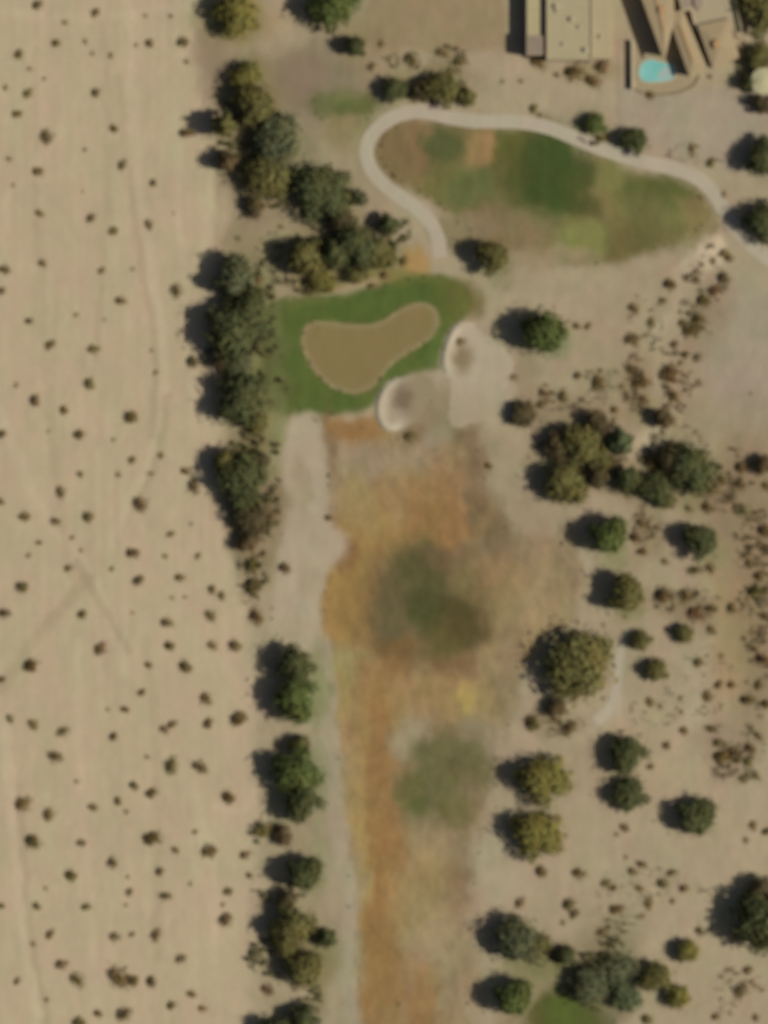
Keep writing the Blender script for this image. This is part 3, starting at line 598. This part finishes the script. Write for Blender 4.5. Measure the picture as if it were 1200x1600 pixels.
T = [
(372,24,33,YO,5.5,'large yellow olive tree at the top edge, left of the vivid green tree',G1,0),
(520,12,36,VG,6.5,'vivid green tree cut by the top edge',G2,0),
(557,74,17,DG,4.5,'small dark tree just below the vivid green tree at the top',G2,3),
(388,124,25,YO,3.6,'yellowish sparse tree topping the clump at upper left',G1,4),
(398,168,30,OL,5.6,'grey olive tree casting a dark shadow left, under the yellowish sparse tree',G1,1),
(434,218,36,GG,5.0,'blue green broad tree in the upper left clump above the olive one',G1,2),
(418,278,33,OL,5.0,'olive tree at the lower end of the upper left clump',G1,2),
(505,300,42,DG,5.5,'dark broad tree left of the cart path bend',G2,0),
(478,402,28,OL,6.0,'olive tree with long black shadow above the green left end',G2,1),
(560,385,32,DG,5.5,'dark green tree in the middle of clump above the putting green',G2,0),
(606,352,18,DG,4.0,'small dark tree closest to the cart path above the green',G2,3),
(592,395,24,OL,3.5,'low olive tree between clump and start of the cart path',G2,1),
(372,435,30,GG,6.0,'grey green tree left of the top of the putting green grass',G1,1),
(372,515,42,DG,7.5,'largest dark tree of the desert edge, left of the putting green',G1,0),
(382,575,24,GG,3.0,'low grey green tree between two large dark desert edge trees',G1,4),
(386,625,38,DG,6.5,'large dark tree left of the lower end of the green surround',G1,0),
(382,742,36,DG,5.5,'dark green tree left of the top of the pale sand strip',G1,2),
(412,722,16,BO,3.0,'small brown olive tree touching the dark one by the sand strip',G1,4),
(402,808,28,BO,4.0,'brown olive tree left of the middle of the sand strip',G1,2),
(464,1040,27,DG,6.2,'dark tree at the lower end of the sand strip, upper of a close pair',G1,0),
(464,1090,32,VG,6.2,'green tree below the sand strip, lower of a close pair',G1,1),
(462,1205,34,VG,6.5,'tall green tree halfway between two pairs on the desert edge, upper half',G1,0),
(476,1252,28,DG,5.5,'green tree merged under the tall green one on desert edge',G1,1),
(474,1362,26,DG,5.8,'single green tree on desert edge above the bottom cluster',G1,1),
(456,1448,30,OL,6.0,'olive tree in the bottom desert edge cluster, leftmost crown',G1,0),
(510,1464,17,DG,3.6,'small dark green tree sticking out toward the fairway at bottom left cluster',G1,3),
(474,1512,27,OL,5.0,'olive green tree beneath the small dark one in the bottom cluster',G1,1),
(474,1592,22,DG,5.2,'dark tree cut by the bottom edge on the desert edge, right one',G1,0),
(430,1618,26,DG,6.0,'dark tree mostly below the bottom edge with long shadow',G1,0),
(770,405,25,OL,5.5,'single grey olive tree right of the cart path end',G3,1),
(848,520,32,VG,6.8,'green tree right of the bunkers with the longest black shadow',G3,2),
(818,648,22,BO,3.0,'round brown tree below the long black shadow and bunkers',G3,3),
(906,698,30,OL,5.2,'olive green tree at the left of the eastern thicket',G3,1),
(968,690,22,TE,5.0,'teal green tree in the eastern thicket',G3,3),
(884,752,32,OL,5.2,'round olive tree at the lower left corner of the eastern thicket',G3,1),
(980,750,22,DG,4.5,'dark green tree in the thicket below the teal one',G3,3),
(1024,764,24,DG,4.2,'dark green tree at the bottom of the eastern thicket',G3,1),
(1082,734,36,DG,5.5,'largest dark tree at the right end of the eastern thicket',G3,0),
(948,836,28,VG,6.2,'green tree with long shadow just under the eastern thicket',G3,1),
(1094,848,26,DG,4.8,'single green tree right of the tree with long shadow',G3,1),
(976,930,28,OL,5.6,'olive tree above the top of the short footpath',G3,1),
(904,1036,50,OL,5.5,'largest olive tree on the right side beside the short footpath',G3,2),
(1002,1000,17,OL,3.0,'little olive tree at the top of the short footpath',G3,3),
(1026,1047,19,OL,3.2,'little elongated olive tree just right of the short footpath',G3,3),
(1068,990,16,OL,2.8,'little olive tree two steps right of the footpath top',G3,3),
(852,1216,36,YO,6.0,'yellow olive tree right of the lower green patch, upper of the pair',G3,0),
(842,1302,36,YO,5.5,'yellow olive tree right of the fairway, lower of the pair',G3,0),
(982,1176,28,DG,4.6,'dark round tree below the footpath, upper of two',G3,1),
(984,1240,29,DG,4.0,'dark round tree below the footpath, lower of two',G3,3),
(1084,1274,29,DG,4.6,'dark tree lower right of the two round ones',G3,1),
(1192,1440,46,DG,8.0,'big dark tree cut by the right edge near the bottom',G3,0),
(1190,1392,22,BO,4.5,'brownish tree on top of the big dark one at right edge',G3,4),
(1074,1486,19,YO,3.4,'small yellow olive tree, top one of three at lower right',G5,3),
(1026,1526,24,OL,4.0,'small dark olive tree, left one of three at lower right',G5,1),
(1058,1556,20,YO,3.2,'small yellow olive tree, lowest of three at lower right',G5,3),
(806,1464,32,GG,5.6,'grey green tree above the bottom lawn at fairway side',G5,2),
(842,1478,20,OL,4.0,'small olive tree touching the grey green one by the lawn',G5,4),
(886,1492,16,DG,3.4,'small dark tree above the bottom lawn',G5,3),
(918,1538,28,GG,4.0,'grey green tree at the right side of the bottom lawn',G5,2),
(962,1508,30,GG,3.0,'pale grey sparse tree right of the bottom lawn',G5,4),
(974,1560,26,TE,2.8,'low teal tree at bottom edge right of the lawn',G5,4),
(800,1556,28,VG,6.0,'green tree with pointed black shadow left of the bottom lawn',G5,1),
(1196,244,28,DG,5.4,'dark tree at the right edge below the gazebo',G4,0),
(1198,346,30,DG,5.6,'dark tree at the right edge beside the cart path',G4,0),
(1190,20,36,OL,5.5,'olive tree in the top right corner',G4,1),
(1186,92,22,OL,4.0,'olive tree just above the pale gazebo roof',G4,3),
(1170,128,15,DG,3.4,'dark narrow tree hugging the left side of gazebo',G4,3),
(1192,168,18,BO,3.6,'brown tree just below the pale gazebo roof',G4,4),
(616,142,20,DG,3.8,'dark low tree above the left curve of the cart path',G2,3),
(692,142,26,OL,4.2,'olive tree above the cart path, next to the smallest one',G2,1),
(730,153,15,OL,2.6,'small olive tree touching the cart path from above',G2,3),
(930,194,18,VG,3.0,'small green tree above the cart path below flat roofed building',G4,3),
(992,222,20,DG,3.4,'dark little tree on the lower left corner of bare yard',G4,1),

(350,196,20,OL,7.0,'dark olive tree at the far left of the upper left clump',G1,3),
(356,252,17,BR,5.0,'brownish tree at the left foot of the upper left clump',G1,3),
(402,322,18,BO,2.6,'low brown tree under the upper left clump',G1,4),
(395,478,26,DG,6.5,'dark tree wedged between grey green and largest desert edge trees',G1,1),
(352,556,19,BR,4.0,'brown tree on the left foot of the largest dark desert edge tree',G1,4),
(408,664,20,OL,3.0,'low olive tree under the lower left corner of green surround',G1,4),
(360,720,20,OL,4.5,'olive tree on the upper left shoulder of the sand strip tree',G1,3),
(388,780,22,DG,4.2,'dark tree squeezed between the sand strip trees',G1,1),
(398,850,18,BR,3.4,'brown tree tailing off below the sand strip trees',G1,4),
(470,1166,17,OL,3.4,'small olive tree on top of the tall halfway pair',G1,4),
(440,1306,16,BR,2.8,'small brown tree between halfway pair and the single green tree',G1,4),
(452,1408,18,BO,3.6,'small brown tree on top of the bottom desert edge cluster',G1,4),
(446,1478,20,OL,4.0,'olive tree in the heart of the bottom desert edge cluster',G1,3),
(538,345,21,BO,4.0,'brown olive tree in the gap left of the cart path bend',G2,4),
(560,312,14,GG,3.6,'small grey green tree touching the dark broad tree on its right',G2,4),
(520,398,24,DG,5.5,'dark tree between olive and dark green trees above the green',G2,3),
(505,436,20,YO,2.6,'low yellowish tree on the upper edge of the green surround',G2,4),
(556,425,18,OL,2.6,'low olive tree dropping onto the green surround upper edge',G2,4),
(655,148,16,BO,3.0,'small brown tree between the two trees above the cart path',G2,4),
(866,700,22,BO,4.0,'brown olive tree on the left shoulder of the eastern thicket',G3,4),
(930,664,20,BO,4.2,'brown olive tree on top of the eastern thicket',G3,4),
(938,744,18,BO,3.6,'brown tree in the middle of the lower eastern thicket',G3,4),
(936,712,20,OL,4.0,'olive tree in the heart of the eastern thicket',G3,4),
(1052,716,24,BO,4.6,'brown olive tree left of the largest thicket tree',G3,4),
(1034,658,16,BR,4.0,'brown upright tree above the largest thicket tree',G3,4),
(1040,786,16,OL,2.8,'low olive tree dropping below the eastern thicket',G3,4),
(872,1108,17,BR,2.8,'small brown tree under the largest olive tree on the right',G3,4),
(1196,728,16,BR,3.0,'small brown tree cut by the right edge near the thicket',G3,4),
]
for (px,py,r,c,h,lab,g,v) in T: tree(px,py,r,c,h*.95,lab,group=g,var=v)

# shrubs: map x, y, blob radius, darkness
SH = """58 9 10 2|148 20 9 1.5|102 35 8 .8|226 24 6 .5|266 25 6 .4|87 67 9 1.5|29 85 9 1.3|132 65 6 .5|143 83 6 .6|172 87 7 .5|212 70 6 .5|233 68 9 1.3|284 66 11 2|291 97 8 1|46 108 7 .9|69 123 6 .5|43 146 9 1.2|8 137 7 .4|149 145 9 1.6|26 179 9 1.3|72 214 13 2.2|178 201 9 1.6|290 209 13 2.2|132 234 5 .5|12 248 7 .5|58 269 10 1.3|19 290 6 .6|191 259 9 1.5|239 286 8 1.3|128 299 4 .4|61 334 8 1.3|141 340 9 1.7|271 333 4 .5|176 361 9 1.5|232 351 9 1.4
6 421 10 1.8|65 412 8 1.6|158 423 8 .9|206 421 6 .6|2 454 8 1.6|273 454 11 2|187 471 10 1.7|45 502 8 1.1|117 493 7 .4|163 500 5 .4|77 539 10 1.4|145 546 10 1.4|237 547 6 .6|243 582 6 .7|25 601 7 .8|139 600 11 1.3|54 626 11 1.8|100 641 9 1.3|204 651 13 2.1|2 679 9 1.8|123 680 11 1.9|176 688 6 .9|75 673 5 .3|205 719 8 1.3|250 712 8 .7|124 741 7 1.2|185 742 8 .9|233 740 8 .6|94 769 10 1.7|289 736 9 1.1|301 760 13 2.2|218 788 15 2.3|0 784 8 1.6
37 807 10 1.8|86 815 9 1.2|137 808 11 2|60 848 7 1|44 867 7 .9|106 888 8 1.2|112 840 6 .5|126 860 5 .4|206 865 12 2|266 834 7 1.2|174 889 6 .6|257 869 6 .5|33 917 12 2.2|216 907 11 1.8|280 903 9 1.7|267 934 6 .7|289 933 6 .8|6 957 11 2.2|128 960 10 1.4|206 957 5 .4|259 974 11 1.8|156 1014 12 2|265 1009 11 2|48 1041 15 2.6|232 1039 8 1.3|289 1042 12 2.2|2 1062 8 1.6|221 1082 8 1.2|168 1109 6 .8|194 1109 8 1.5|15 1123 8 1.1|51 1132 10 1.6|97 1142 11 1.3|177 1151 9 2|268 1133 9 1.9|255 1140 9 1.8|86 1181 12 1.9|230 1183 7 .8|268 1198 14 2.2|311 1198 13 2.3|298 818 6 .6|308 869 7 .8
120 1221 7 .6|208 1228 9 1.7|236 1240 11 1.9|35 1256 14 2.1|75 1273 12 1.9|184 1252 9 1.3|144 1261 9 1.3|196 1268 7 1|51 1315 15 2.6|126 1317 9 1.4|236 1311 15 2.7|274 1328 8 1.2|176 1348 11 1.9|111 1368 12 1.9|249 1362 9 1.7|199 1370 5 .6|71 1389 6 .7|201 1394 8 1.3|258 1399 10 1.9|57 1416 8 1.2|134 1417 9 1.2|195 1414 6 .6|2 1415 7 1.2|78 1461 9 1.6|178 1464 10 1.2|205 1460 7 .7|242 1461 11 1.7|52 1476 8 .8|95 1507 11 1.9|118 1531 13 2.1|184 1526 18 2.6|206 1532 12 2.6|236 1534 11 2.3|281 1498 10 1.3|26 1533 8 1|298 1553 9 1.5|267 1571 9 1.4|152 1584 9 1.3|192 1583 14 2.8|72 1562 6 .5|122 1599 13 1.6
330 921 9 1.5|345 931 9 1.4|328 962 10 1.7|401 964 16 2.4|330 1009 9 1.4|366 1009 12 1.8|320 1092 12 1.7|372 1122 15 2.2|325 1131 11 1.5|357 1246 13 2.2|304 1300 6 .7|325 1330 14 2|382 1336 10 1.7|389 1368 7 1.3|355 1393 9 1.9|348 1413 7 .9|352 1437 13 1.9|297 1380 6 .6|315 1576 9 .9|417 1546 12 2|443 888 12 2|373 340 5 .9|437 355 8 .9|370 372 8 .8|513 810 8 1.5|393 884 16 2.5|394 915 17 2.4|422 628 9 1.3|412 1296 18 1.5
1130 395 9 1.2|1138 403 9 1.5|1113 408 8 1|1130 435 13 2.2|1115 455 12 2|1098 470 13 2.1|1090 500 13 2.5|1078 515 16 2.5|1065 505 8 1.5|1045 445 12 2.5|1035 470 8 1.3|1088 436 8 1.4|988 482 10 2.2|1018 505 10 1.2|1008 525 8 1|985 530 13 2.2|1053 538 8 1.3|1070 555 9 1.8|1088 558 9 1.2|1045 585 18 2.2|1053 620 11 1.7|985 580 9 1.7|1000 600 14 2.6|1004 625 10 2|960 640 9 1.4|937 645 9 1|1090 597 10 .9|1172 614 5 .6
900 510 8 1.3|918 510 7 1.5|902 587 9 1.5|935 600 15 1.5|938 580 8 1|850 615 12 1.3|880 620 12 1.3|845 632 9 1.5|800 590 10 .9|1035 655 18 2.6|1018 722 19 2.4|1045 700 12 2|1127 750 10 1.8|1112 765 11 1.8|1105 793 12 1.8|1157 730 12 2.2|1155 757 11 2.2|1160 797 11 1.6|1075 795 8 1.2|1196 760 9 2|1194 830 14 2.6|1198 860 11 2.4|992 840 12 2.6|1000 818 11 1.8|1005 862 9 1.4|1038 878 7 1.2|1018 838 7 1|1085 890 12 1.8|1108 888 11 1.3|1035 930 16 2.8|1068 930 14 2|1085 960 16 2.3|1110 952 11 1.8|1142 950 10 1.6|1180 925 16 2.8|1185 900 11 2|1170 880 9 1.6|1196 965 10 2|860 690 14 2|932 668 14 2
1110 985 10 1.3|1090 1035 10 1.6|1125 1025 8 1|1122 1070 9 1.3|1142 1070 9 1.2|1192 1030 15 2.8|1185 1070 10 2|1105 1088 11 1.6|1167 1095 14 2.6|1196 1100 10 2|1015 1097 10 1.3|1030 1103 8 1|1063 1090 7 .8|1063 1112 7 1|1067 1142 9 1.3|1040 1165 9 1.2|1110 1137 9 1.5|1122 1160 10 1.6|1128 1182 16 2|1146 1178 14 2|1172 1170 13 2|1168 1190 10 1.6|1160 1217 9 1.5|1180 1212 9 1.2|1185 1150 9 1.2|1015 1198 9 1
832 1130 15 2.6|888 1138 14 2.2|868 1125 9 1.4|943 977 6 1|903 1365 12 2.2|888 1413 12 2|896 1428 10 1.8|880 1442 8 1|945 1380 9 1.4|958 1388 8 1.2|962 1422 12 1.9|812 1412 10 1.4|845 1362 12 1.8|977 1340 6 .8|987 1362 9 1.5|975 1293 9 1.6|962 1303 7 1|940 1455 10 1.4
1002 1350 9 1.4|998 1388 8 1.1|1035 1380 12 1.4|1048 1363 9 1.5|1068 1388 9 1.5|1050 1408 7 .9|1012 1412 10 1.3|1003 1432 8 .9|1092 1455 9 1.5|1175 1290 9 1.1|1165 1313 7 .8|1198 1300 10 2|1168 1515 9 1.3|1175 1535 7 1|1155 1548 14 1.5|1118 1588 8 1.2|1180 1590 9 1|1010 1593 11 1.6
833 170 9 1.5|843 180 6 1|785 127 6 .8|812 127 7 .8|869 117 7 .9|895 114 16 2.6|925 127 14 1.8|940 104 12 1.9|838 98 14 1.8|1080 233 9 1.2|1110 255 10 1.3|1130 305 9 .8|1015 149 9 1.4|1108 120 6 .7|580 105 9 1.2|641 94 15 1.7|690 84 12 1.3|716 98 12 1.7|703 112 10 1.3|938 216 10 2|762 728 7 1.8|718 534 9 1.1|640 682 12 1.5|600 430 9 1.6|580 448 9 1.2|630 408 9 2|485 452 14 1.4|400 436 11 1.5|623 1570 6 1|300 566 13 2|595 68 9 .8"""
items = []; SHR = []
for row in SH.replace('\n','|').split('|'):
    if row.strip(): items.append(tuple(float(q) for q in row.split()))
print('SHRUBS', len(items))
NUM = {1:'one',2:'two'}
for (px,py,R,dk) in items:
    dk = min(dk, 2.8); t = dk/2.8
    k = random.choice([0,1,2,4]) if dk > 1.0 else random.choice([2,3,3])
    me = BUSH[k]; o = bpy.data.objects.new('desert_shrub', me); C.objects.link(o)
    x, y = W(px+R*.16, py); r = R*S*(.98 if dk > 1 else .85)
    o.location = (x,y,0); o.rotation_euler = (0,0,random.uniform(0,6.28)); o.scale = (r*random.uniform(.9,1.15), r*random.uniform(.85,1.05), r*(.7+.5*t))
    base = np.array((156,138,98))*(1-t)+np.array((124,104,66))*t + np.array([random.uniform(-6,6), random.uniform(-5,5), random.uniform(-5,5)])
    o.color = (*alb(base), 1)
    size = 'tiny' if R < 7 else 'small' if R < 10 else 'medium' if R < 13 else 'large'
    tone = 'faint' if dk < .9 else 'brown' if dk < 1.6 else 'dark brown'
    where = 'open desert' if px < 380 and px < 400 else 'tree belt' if px < 460 else 'fairway side' if px < 800 else 'eastern scrub'
    if py < 260 and px > 460: where = 'ground near the houses'
    on = {'open desert':'on open sand','tree belt':'by tree belt','fairway side':'near the fairway','eastern scrub':'in eastern scrub','ground near the houses':'below the houses'}[where]
    o['category'] = 'shrub'; o['group'] = 'shrubs '+on
    SHR.append((int(py//100), px, o, f'{size} {tone} shrub {on}'))
ORD = 'first second third fourth fifth sixth seventh eighth ninth tenth eleventh twelfth thirteenth fourteenth fifteenth sixteenth seventeenth eighteenth nineteenth twentieth'.split()
ORD += ['twenty-'+w_ for w_ in ORD[:9]]+['thirtieth']+['thirty-'+w_ for w_ in ORD[:9]]+['fortieth']
for b_ in range(16):
    row = sorted([q for q in SHR if q[0] == b_], key=lambda q: q[1])
    for k, q in enumerate(row): q[2]['label'] = f'{q[3]}, {ORD[k]} from left in {ORD[b_]} of sixteen strips down'

# ------------------------------------------------------------ light
EL = math.radians(42); AZ = math.radians(100)     # azimuth clockwise from the top of the picture
sd = Vector((math.sin(AZ)*math.cos(EL), math.cos(AZ)*math.cos(EL), math.sin(EL)))
sl = bpy.data.lights.new('sun', 'SUN'); sl.energy = 4.75; sl.angle = math.radians(.5); sl.color = (1,.95,.86)
so = bpy.data.objects.new('sun', sl); C.objects.link(so); so.rotation_euler = (-sd).to_track_quat('-Z','Y').to_euler(); so.location = (0,0,300)
w = bpy.data.worlds.new('World'); sc.world = w; w.use_nodes = True; nt = w.node_tree
sky = nt.nodes.new('ShaderNodeTexSky'); sky.sky_type = 'NISHITA'; sky.sun_disc = False; sky.sun_elevation = EL; sky.sun_rotation = AZ; sky.ozone_density = .3; sky.dust_density = 2.5
nt.links.new(sky.outputs['Color'], nt.nodes['Background'].inputs['Color']); nt.nodes['Background'].inputs['Strength'].default_value = .05

# ------------------------------------------------------------ camera
H = 1200.0
cd = bpy.data.cameras.new('camera'); co = bpy.data.objects.new('camera', cd); C.objects.link(co); sc.camera = co
co.location = (0,0,H); co.rotation_euler = (0,0,0)
cd.sensor_fit = 'VERTICAL'; cd.sensor_height = 36; cd.sensor_width = 27; cd.lens = 36*H/(1600*S)
cd.clip_start = 1; cd.clip_end = 20000
cd.dof.use_dof = True; cd.dof.focus_distance = 800; cd.dof.aperture_fstop = (cd.lens/1000)/(1.15*800/400)
vs = sc.view_settings; vs.view_transform = 'Standard'; vs.look = 'None'; vs.exposure = 0; vs.gamma = 1
sc.render.engine = 'CYCLES'; sc.cycles.use_denoising = True
